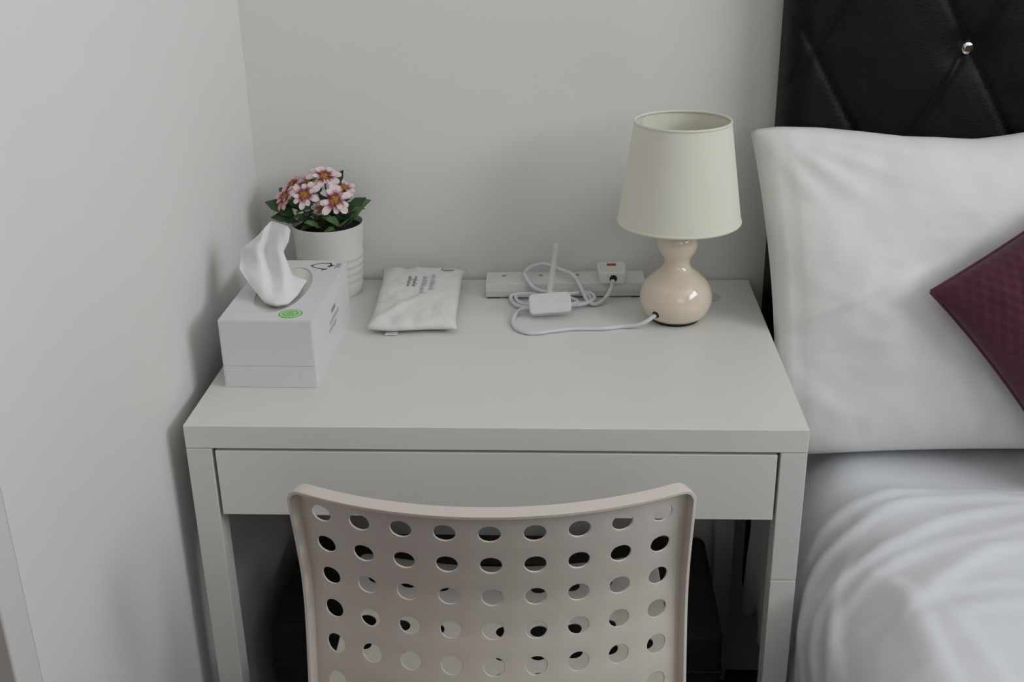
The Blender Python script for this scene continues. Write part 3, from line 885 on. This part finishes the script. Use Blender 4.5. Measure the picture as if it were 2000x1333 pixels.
carton = link_mesh('carton', V, F, M_card, tb)
# glued flaps on the front end: two panels, the upper a hair proud
boxes('end_flap', [(0.0012, TW - 0.0012, -0.0012, 0.0002, 0.0300, TH - 0.0010)], M_card, tb, bevel=0.0003)
boxes('end_flap', [(0.0022, TW - 0.0022, -0.0007, 0.0002, 0.0006, 0.0296)], M_card, tb, bevel=0.0003)
V, F = [], []
for r in (1.0, 0.6, 0.25):
    for a in angs: V.append((ocx + (orx + 0.001) * r * cos(a), ocy + (ory + 0.001) * r * sin(a), TH - 0.0012 - 0.012 * (1 - r) + 0.002 * sin(5 * a) * (1 - r)))
for i in range(2):
    for k in range(n):
        k2 = (k + 1) % n
        F.append((i * n + k, i * n + k2, (i + 1) * n + k2, (i + 1) * n + k))
F.append(tuple(2 * n + k for k in range(n)))
fl = link_mesh('slit_film', V, F, M_film, tb, smooth=True)
fl['label'] = 'thin film stretched across the oval opening'
# printed marks, each its own inlay of card-thin ink
def stroke_vf(P, w, base=0, up=Vector((0, 0, 1)), h=0.00025):
    V, F = [], []
    P = [Vector(p) for p in P]
    for i, p in enumerate(P):
        d = (P[min(i + 1, len(P) - 1)] - P[max(i - 1, 0)]).normalized()
        s = d.cross(up).normalized() * w / 2
        V += [p - s, p + s, p + s + up * h, p - s + up * h]
    for i in range(len(P) - 1):
        a = base + 4 * i; b = a + 4
        for k in range(4): F.append((a + k, a + (k + 1) % 4, b + (k + 1) % 4, b + k))
    e = base + 4 * (len(P) - 1)
    F += [(base, base + 1, base + 2, base + 3), (e, e + 1, e + 2, e + 3)]
    return V, F
def strokes(name, lines, m, parent, up=Vector((0, 0, 1)), h=0.00025):
    V, F = [], []
    for P, w in lines:
        v, f = stroke_vf(P, w, len(V), up, h); V += v; F += f
    return link_mesh(name, V, F, m, parent)
sc_ = Vector((0.0855, 0.0235, TH + 0.0001))
def ringv(r0, r1, z0, n=36):
    return lathe_vf([(r0, z0), (r1, z0), (r1, z0 + 0.0002), (r0, z0 + 0.0002)], n, closed=True)
V, F = lathe_vf([(0.0001, 0), (0.0148, 0), (0.0148, 0.00015), (0.0001, 0.00015)], 40)
st = link_mesh('green_stamp', [Vector(v) + sc_ for v in V], F, M_green, tb)
st['label'] = 'round green printed stamp'
V = []; F = []
for (r0, r1) in ((0.0104, 0.0132), (0.0050, 0.0068)):
    v, f = ringv(r0, r1, 0.00015); f = [tuple(i + len(V) for i in q) for q in f]; V += v; F += f
V = [Vector(v) + sc_ for v in V]
v, f = stroke_vf([sc_ + Vector((-0.003, 0.000, 0.0002)), sc_ + Vector((-0.0005, -0.0022, 0.0002)), sc_ + Vector((0.0035, 0.0028, 0.0002))], 0.0014, len(V)); V += v; F += f
for k in range(14):
    a = 2 * pi * k / 14
    v, f = stroke_vf([sc_ + Vector((0.0076 * cos(a), 0.0076 * sin(a), 0.0002)), sc_ + Vector((0.0096 * cos(a + .12), 0.0096 * sin(a + .12), 0.0002))], 0.0011, len(V)); V += v; F += f
link_mesh('stamp_ring', V, F, M_green_l, st)['label'] = 'pale green rings and tick inside the stamp'
zt_ = TH + 0.0002
def loc2(x, y): return Vector((x, y, zt_))
lk = []
# the pointing mark: an open pointed loop with a blunt head, then three short rules of small print
lk.append(([loc2(0.098, 0.213), loc2(0.088, 0.214), loc2(0.079, 0.210), loc2(0.072, 0.203), loc2(0.078, 0.196), loc2(0.088, 0.191), loc2(0.094, 0.189)], 0.0013))
lk.append(([loc2(0.0725, 0.2045), loc2(0.0738, 0.2015)], 0.0030))
lk.append(([loc2(0.090, 0.184), loc2(0.0965, 0.190)], 0.0026))
lk.append(([loc2(0.0965, 0.214), loc2(0.1000, 0.206), loc2(0.0965, 0.199)], 0.0024))
lk.append(([loc2(0.0965, 0.199), loc2(0.1005, 0.201), loc2(0.1035, 0.205)], 0.0024))
strokes('print_mark', lk, M_ink, tb)['label'] = 'small black printed mark'
lk = []
for k, (x, ln) in enumerate(((0.1065, 0.022), (0.1090, 0.019), (0.1115, 0.016))):
    y = 0.213
    while y > 0.213 - ln:
        lk.append(([loc2(x, y), loc2(x + 0.0008, y - 0.0026)], 0.0011)); y -= 0.0038
strokes('small_print', lk, M_ink_g, tb)
# side print
ux = Vector((1, 0, 0)); X = TW + 0.0001
lk = []; random.seed(3)
for k in range(6):
    y = 0.112 + k * 0.0042
    lk.append(([Vector((X, y, 0.056)), Vector((X, y + 0.0012, 0.0625))], 0.0014)); lk.append(([Vector((X, y, 0.0595)), Vector((X, y + 0.0030, 0.0585))], 0.0010))
strokes('side_wording', lk, M_ink_g, tb, up=ux)
lk = []
for r_, (z_, y0_, cnt) in enumerate(((0.047, 0.098, 11), (0.038, 0.092, 9))):
    for k in range(cnt):
        y = y0_ + k * 0.0052
        lk.append(([Vector((X, y, z_ - 0.003)), Vector((X, y + 0.0012, z_ + 0.003))], 0.0013)); lk.append(([Vector((X, y, z_)), Vector((X, y + 0.0036, z_ - 0.0006))], 0.0009))
strokes('side_lettering', lk, M_ink_b, tb, up=ux)

# tissue pulled up through the slit
TIS = [[(0.05, 0.222, 0.912), (0.064, 0.205, 0.927), (0.071, 0.221, 0.933), (0.085, 0.209, 0.932), (0.094, 0.207, 0.929), (0.094, 0.228, 0.919)], [(0.038, 0.221, 0.904), (0.058, 0.204, 0.912), (0.066, 0.219, 0.913), (0.081, 0.208, 0.916), (0.09, 0.206, 0.914), (0.09, 0.229, 0.904)], [(0.028, 0.22, 0.897), (0.054, 0.195, 0.901), (0.061, 0.216, 0.894), (0.078, 0.199, 0.901), (0.086, 0.2, 0.901), (0.081, 0.238, 0.888)], [(0.028, 0.212, 0.883), (0.057, 0.189, 0.884), (0.065, 0.206, 0.877), (0.083, 0.192, 0.885), (0.09, 0.198, 0.886), (0.086, 0.239, 0.872)], [(0.029, 0.199, 0.875), (0.06, 0.182, 0.871), (0.071, 0.191, 0.864), (0.088, 0.183, 0.871), (0.095, 0.196, 0.872), (0.091, 0.241, 0.857)], [(0.044, 0.184, 0.86), (0.063, 0.172, 0.86), (0.076, 0.172, 0.854), (0.092, 0.17, 0.856), (0.098, 0.193, 0.856), (0.098, 0.243, 0.846)], [(0.064, 0.165, 0.845), (0.067, 0.16, 0.845), (0.086, 0.148, 0.845), (0.099, 0.155, 0.844), (0.104, 0.19, 0.842), (0.104, 0.245, 0.842)]]
TIS.append([(0.070, 0.178, 0.834), (0.073, 0.172, 0.834), (0.084, 0.168, 0.833), (0.090, 0.178, 0.832), (0.092, 0.20, 0.832), (0.090, 0.235, 0.834)])
per = 5
def lin(P, per):
    # straight folds with a little softening at each crease
    P = [Vector(p) for p in P]
    C_ = catmull(P, per)
    out = []
    for i in range(len(P) - 1):
        for k in range(per):
            out.append(P[i].lerp(P[i + 1], k / per) * 0.65 + C_[i * per + k] * 0.35)
    out.append(P[-1])
    return out
def ease(r):                       # shallow the folds across the sheet
    n_ = len(r)
    ym = sum(p[1] for p in r) / n_
    return [(p[0], ym + (p[1] - ym) * 0.62, p[2]) for p in r]
rowsT = [lin(ease(r) if i < 5 else r, per) for i, r in enumerate(TIS)]
nu = len(rowsT[0])
colsT = [lin([rowsT[i][j] for i in range(len(rowsT))], per) for j in range(nu)]
nv = len(colsT[0])
V = []
for i in range(nv):
    for j in range(nu):
        p = colsT[j][i]
        d = 0.0022 * fbm(p, 45, 2.0, 2) + 0.0007 * fbm(p, 200, 6.0)
        V.append(p + Vector((d * 0.3, -d, d * 0.3)))
F = grid_faces(nu, nv)
b = len(V)   # the back ply of the folded sheet, closing the wrap behind
for i in range(nv):
    for j in range(nu):
        p = V[i * nu + j]; f = j / (nu - 1)
        l_, r_ = V[i * nu], V[i * nu + nu - 1]
        q = l_.lerp(r_, f) + Vector((0, 0.020 * sin(pi * f), -0.006 * sin(pi * f)))
        V.append(Vector((q.x, max(q.y, p.y + 0.0015), q.z)) if 0 < j < nu - 1 else p.copy())
F += [tuple(b + k for k in q) for q in grid_faces(nu, nv)]
ti = link_mesh('tissue', V, F, M_tissue, None, smooth=True)
tag(ti, 'white tissue pulled up out of the tissue box slit', 'tissue')
wl = ti.modifiers.new('weld', 'WELD'); wl.merge_threshold = 0.0002

# ------------------------------------------------------------------ tissue pack
C = {(-1, -1): Vector((0.1715, 0.277, 0.7590)), (1, -1): Vector((0.3015, 0.277, 0.7585)), (-1, 1): Vector((0.1640, 0.486, 0.772)), (1, 1): Vector((0.2960, 0.484, 0.772))}
NP = 44
V, F, idx = [], [], {}
def pk_pt(u, v, s):
    a, b2 = (u + 1) / 2, (v + 1) / 2
    p = C[(-1, -1)].lerp(C[(1, -1)], a).lerp(C[(-1, 1)].lerp(C[(1, 1)], a), b2)
    tu, tv = 1 - abs(u) ** 4, 1 - abs(v) ** 5
    t = 0.0115 * max(0, tu * tv) ** 0.5
    # the film's sides pull in between the corner ears
    p = p + Vector((-u * 0.006 * abs(u) ** 5 * (1 - v ** 6), 0, 0))
    p = p + Vector((0, 0.004 * sin(u * 3.0) * (1 if v < 0 else 0) * abs(v) ** 4, 0))
    w = 0.0022 * fbm((p.x, p.y, 0.1 * s), 32, 3.0) + 0.0009 * fbm((p.x, p.y, s), 90, 7.0)
    k = abs(v) ** 3
    w += 0.0016 * sin(u * 13 + v * 3 + s) * k * (1 - 0.5 * abs(u))
    d1 = (u + 0.75) * 0.6 - (v + 0.85) * 0.8
    w += 0.0035 * exp(-(d1 / 0.10) ** 2) * sstep(-1, -0.8, v) * sstep(0.1, -0.4, v)
    d1 = (u - 0.80) * 0.7 + (v + 0.85) * 0.7
    w += 0.003 * exp(-(d1 / 0.09) ** 2) * sstep(-1, -0.8, v) * sstep(0.0, -0.4, v)
    z = p.z + (s * t if s > 0 else -t * 0.72) + (w if s >= 0 else 0)
    if s == 0: z = p.z + w * 0.6
    return Vector((p.x, p.y, max(z, DT + 0.0006)))
def pv(i, j, s):
    bnd = i in (0, NP) or j in (0, NP)
    k = (i, j, 0 if bnd else s)
    if k not in idx:
        idx[k] = len(V); V.append(pk_pt(-1 + 2 * i / NP, -1 + 2 * j / NP, 0 if bnd else s))
    return idx[k]
for s in (1, -1):
    for i in range(NP):
        for j in range(NP):
            q = (pv(i, j, s), pv(i + 1, j, s), pv(i + 1, j + 1, s), pv(i, j + 1, s))
            F.append(q if s > 0 else q[::-1])
pack = link_mesh('wipes_pack', V, F, M_pack, None, smooth=True)
tag(pack, 'flat white plastic pack of tissues lying on the desk', 'tissue pack')
# a strip of folded paper under the front edge
boxes('pack_label_tab', [(0.199, 0.216, 0.2735, 0.300, DT + 0.0012, DT + 0.0030)], M_pack, pack, bevel=0.0004)
def pack_z(x, y):
    # solve for the upper film at (x, y)
    b2 = (y - 0.277) / 0.208; v = b2 * 2 - 1
    x0 = 0.1715 + (0.1640 - 0.1715) * b2; x1 = 0.3015 + (0.2960 - 0.3015) * b2
    u = (x - x0) / (x1 - x0) * 2 - 1
    return pk_pt(u, v, 1).z + 0.0004
def on_pack(P): return [Vector((x, y, pack_z(x, y))) for x, y in P]
lk = []; random.seed(5)
for k in range(9):
    y = 0.396 + k * 0.0042
    for c in range(2):
        x = 0.2135 + c * 0.0085 + random.uniform(-0.0008, 0.0008)
        hgt = 0.0062 if random.random() < 0.55 else 0.0042
        lk.append((on_pack([(x, y), (x + hgt, y + 0.0006)]), 0.0013))
        lk.append((on_pack([(x + 0.0015, y), (x + 0.0015 + 0.001, y + 0.0032)]), 0.0011))
strokes('pack_wording', lk, M_ink_g, pack)
lk = []
for c, (x0_, y0_, cnt) in enumerate(((0.2350, 0.372, 14), (0.2475, 0.384, 12))):
    for k in range(cnt):
        y = y0_ + k * 0.0046
        hgt = 0.0082 if random.random() < 0.5 else 0.0058
        lk.append((on_pack([(x0_, y), (x0_ + hgt, y + 0.0006)]), 0.0012))
        lk.append((on_pack([(x0_ + 0.0030, y), (x0_ + 0.0036, y + 0.0032)]), 0.0010))
strokes('pack_lettering', lk, M_ink_b, pack)
lk = []
for k in range(5):
    x = 0.2590 + k * 0.0040
    lk.append((on_pack([(x, 0.461 - 0.003 * (k % 2)), (x + 0.0028, 0.466)]), 0.0022))
strokes('pack_mark', lk, M_ink_g, pack)

# ------------------------------------------------------------------ potted flowers
PX, PY = 0.0925, 0.4505
pot = thing('potted_flowers', 'pink flowered plant in a white ribbed pot behind the tissue box', 'plant', (PX, PY, DT))
pp = [(0.0001, 0.0), (0.0430, 0.0), (0.0455, 0.003)]
for k in range(5):
    z = 0.012 + 0.0115 * k
    r = 0.0462 + 0.0008 * k
    pp += [(r, z), (r + 0.0010, z + 0.003), (r + 0.0010, z + 0.007), (r, z + 0.0098)]
pp += [(0.0515, 0.085), (0.0530, 0.1075), (0.0533, 0.110), (0.0522, 0.1105), (0.0512, 0.109), (0.0500, 0.095), (0.0490, 0.088), (0.0001, 0.088)]
V, F = lathe_vf(pp, 64)
link_mesh('pot', V, F, M_pot, pot, smooth=True, sharp=45)
V = [(0, 0, 0.1025)]; F = []
for r in (0.012, 0.024, 0.036, 0.0498):
    for k in range(30):
        a = 2 * pi * k / 30
        V.append((r * cos(a), r * sin(a), 0.1020 + 0.004 * noise.noise(Vector((r * 90 * cos(a), r * 90 * sin(a), 0)))))
for k in range(30): F.append((0, 1 + k, 1 + (k + 1) % 30))
for i in range(3):
    for k in range(30): F.append((1 + i * 30 + k, 1 + (i + 1) * 30 + k, 1 + (i + 1) * 30 + (k + 1) % 30, 1 + i * 30 + (k + 1) % 30))
link_mesh('soil', V, F, M_soil, pot, smooth=True)
# leaf meshes, shared
def leaf_mesh(name, m, ln=0.040, wd=0.0105, droop=0.25):
    V, F = [], []
    n = 9
    for i in range(n + 1):
        t = i / n
        w = wd * (sin(pi * min(1, t * 0.9 + 0.06)) ** 0.8) * (1 + 0.16 * sin(t * 19)) * (0.3 if t < 0.15 else 1)
        if t > 0.93: w *= 0.45
        z = -droop * ln * t * t + 0.12 * ln * t
        V += [(ln * t, -w, z + 0.22 * w), (ln * t, 0, z - 0.0006), (ln * t, w, z + 0.22 * w)]
    for i in range(n):
        for k in range(2): F.append((3 * i + k, 3 * i + k + 1, 3 * i + k + 4, 3 * i + k + 3))
    b = len(V)
    V += [(x, y, z - 0.0005) for x, y, z in V]
    F += [tuple(b + q for q in f[::-1]) for f in F]
    me = bpy.data.meshes.new(name); me.from_pydata(V, [], F); me.update()
    me.polygons.foreach_set('use_smooth', [True] * len(me.polygons)); me.materials.append(m)
    return me
LM = [leaf_mesh('leaf', M_leaf), leaf_mesh('leaf', M_leaf2), leaf_mesh('leaf', M_leaf, 0.036, 0.012, 0.5)]
def place(me, name, parent, p, d, up, scale=1.0):
    d = Vector(d).normalized(); up = Vector(up)
    y = up.cross(d).normalized(); z = d.cross(y)
    o = bpy.data.objects.new(name, me); COL.objects.link(o)
    mt = Matrix((d, y, z)).transposed().to_4x4(); mt.translation = Vector(p)
    if scale != 1: mt = mt @ Matrix.Scale(scale, 4)
    o.parent = parent
    o.matrix_local = mt
    return o
random.seed(11)
def wl2(x, y, z): return Vector((x - PX, y - PY, z - DT))
# leaves that show: (base, tip, kind) in room coordinates
LV = [((0.050, 0.435, 0.872), (0.012, 0.425, 0.902), 0), ((0.055, 0.430, 0.866), (0.020, 0.415, 0.882), 0), ((0.060, 0.440, 0.885), (0.030, 0.435, 0.908), 0), ((0.055, 0.440, 0.880), (0.026, 0.452, 0.915), 0),
      ((0.125, 0.425, 0.862), (0.150, 0.415, 0.895), 1), ((0.120, 0.430, 0.870), (0.152, 0.432, 0.905), 0), ((0.122, 0.430, 0.860), (0.138, 0.405, 0.887), 1), ((0.120, 0.420, 0.862), (0.100, 0.402, 0.885), 1), ((0.123, 0.45, 0.87), (0.157, 0.445, 0.898), 1),
      ((0.090, 0.415, 0.862), (0.073, 0.398, 0.878), 1), ((0.095, 0.412, 0.858), (0.112, 0.400, 0.866), 1), ((0.085, 0.420, 0.870), (0.080, 0.400, 0.895), 0), ((0.075, 0.425, 0.870), (0.056, 0.405, 0.885), 0), ((0.100, 0.425, 0.875), (0.110, 0.405, 0.898), 0),
      ((0.105, 0.455, 0.905), (0.118, 0.455, 0.938), 0), ((0.085, 0.450, 0.900), (0.074, 0.455, 0.928), 0), ((0.090, 0.430, 0.885), (0.095, 0.418, 0.917), 0), ((0.10, 0.43, 0.88), (0.125, 0.415, 0.902), 0)]
for (a, b, k) in LV:
    a = wl2(*a); b = wl2(*b); d = b - a
    place(LM[k], 'leaf', pot, a, d, Vector((0, -0.5, 1)), d.length / 0.040)
for k in range(26):
    a = 2 * pi * k / 26 + random.uniform(-0.1, 0.1)
    el = random.uniform(0.25, 1.0); r0 = random.uniform(0.004, 0.022)
    base = Vector((r0 * cos(a), r0 * sin(a), random.uniform(0.105, 0.135)))
    d = Vector((cos(a) * cos(el), sin(a) * cos(el), sin(el)))
    if base.y + d.y * 0.04 > 0.050: continue
    place(LM[random.choice((0, 0, 2))], 'leaf', pot, base, d, Vector((0, 0, 1)), random.uniform(0.75, 1.05))
# petals, shared
def petal_mesh(m, ln=0.0215, wd=0.0047):
    V, F = [], []
    n = 7
    for i in range(n + 1):
        t = i / n
        w = wd * (0.35 + 0.65 * sstep(0, 0.55, t)) * (1 if t < 0.8 else sqrt(max(0.12, 1 - ((t - 0.8) / 0.2) ** 2 * 0.9)))
        z = 0.0032 * t - 0.006 * t * t
        notch = 0.0012 if i == n else 0
        V += [(ln * t, -w, z + 0.0007), (ln * t - notch, 0, z - 0.0005), (ln * t, w, z + 0.0007)]
    for i in range(n):
        for k in range(2): F.append((3 * i + k, 3 * i + k + 1, 3 * i + k + 4, 3 * i + k + 3))
    b = len(V)
    V += [(x, y, z - 0.0004) for x, y, z in V]
    F += [tuple(b + q for q in f[::-1]) for f in F]
    me = bpy.data.meshes.new('petal'); me.from_pydata(V, [], F); me.update()
    me.polygons.foreach_set('use_smooth', [True] * len(me.polygons)); me.materials.append(m)
    return me
PM = [petal_mesh(m) for m in M_petal]
cV, cF = lathe_vf([(0.0034, 0.0), (0.0038, 0.0012), (0.0028, 0.0025), (0.0001, 0.0030)], 14)
cF.append(tuple(range(14)))
FL = [((0.080, 0.400, 0.922), (-0.10, -0.75, 0.65), 0, 1.02, 9), ((0.1225, 0.402, 0.913), (0.25, -0.70, 0.65), 0, 1.05, 9), ((0.102, 0.440, 0.938), (0.10, -0.42, 0.90), 0, 1.12, 10),
      ((0.046, 0.425, 0.912), (-0.55, -0.50, 0.65), 1, 0.95, 10), ((0.126, 0.452, 0.917), (0.45, -0.35, 0.80), 2, 0.92, 10), ((0.074, 0.458, 0.924), (-0.20, -0.45, 0.85), 2, 0.95, 10), ((0.050, 0.455, 0.922), (-0.50, -0.30, 0.80), 1, 0.85, 10),
      ((0.098, 0.414, 0.898), (0.10, -0.80, 0.20), 2, 0.62, 9)]
for (c, nrm, kind, sc, cnt) in FL:
    c = wl2(c[0] - 0.006, c[1], c[2] - 0.006); nrm = Vector(nrm).normalized()
    fo = link_mesh('flower', cV, cF, M_yellow, pot, smooth=True, sharp=60)
    t1 = nrm.cross(Vector((0, 0, 1))).normalized(); t2 = nrm.cross(t1)
    mt = Matrix((t1, t2, nrm)).transposed().to_4x4(); mt.translation = c
    fo.matrix_local = mt @ Matrix.Scale(sc, 4)
    for layer in range(2):
        for k in range(cnt if layer == 0 else cnt - 5):
            a = 2 * pi * k / (cnt if layer == 0 else cnt - 5) + random.uniform(-0.2, 0.2) + layer * 0.3
            el = random.uniform(-0.18, 0.30) + layer * 0.32
            d = Vector((cos(a) * cos(el), sin(a) * cos(el), sin(el)))
            place(PM[kind], 'petal', fo, (cos(a) * 0.002, sin(a) * 0.002, 0.0006 + layer * 0.0007), d, Vector((random.uniform(-0.15, 0.15), random.uniform(-0.15, 0.15), 1)), random.uniform(0.78, 1.12) * (1 if layer == 0 else 0.78))
    base = Vector((c.x * 0.25, c.y * 0.25, 0.098))
    tube('stem', [base, base.lerp(c, 0.5) + Vector((0, 0.004, 0.006)), c - nrm * 0.001], 0.0011, M_stem, pot, n=6, per=5)
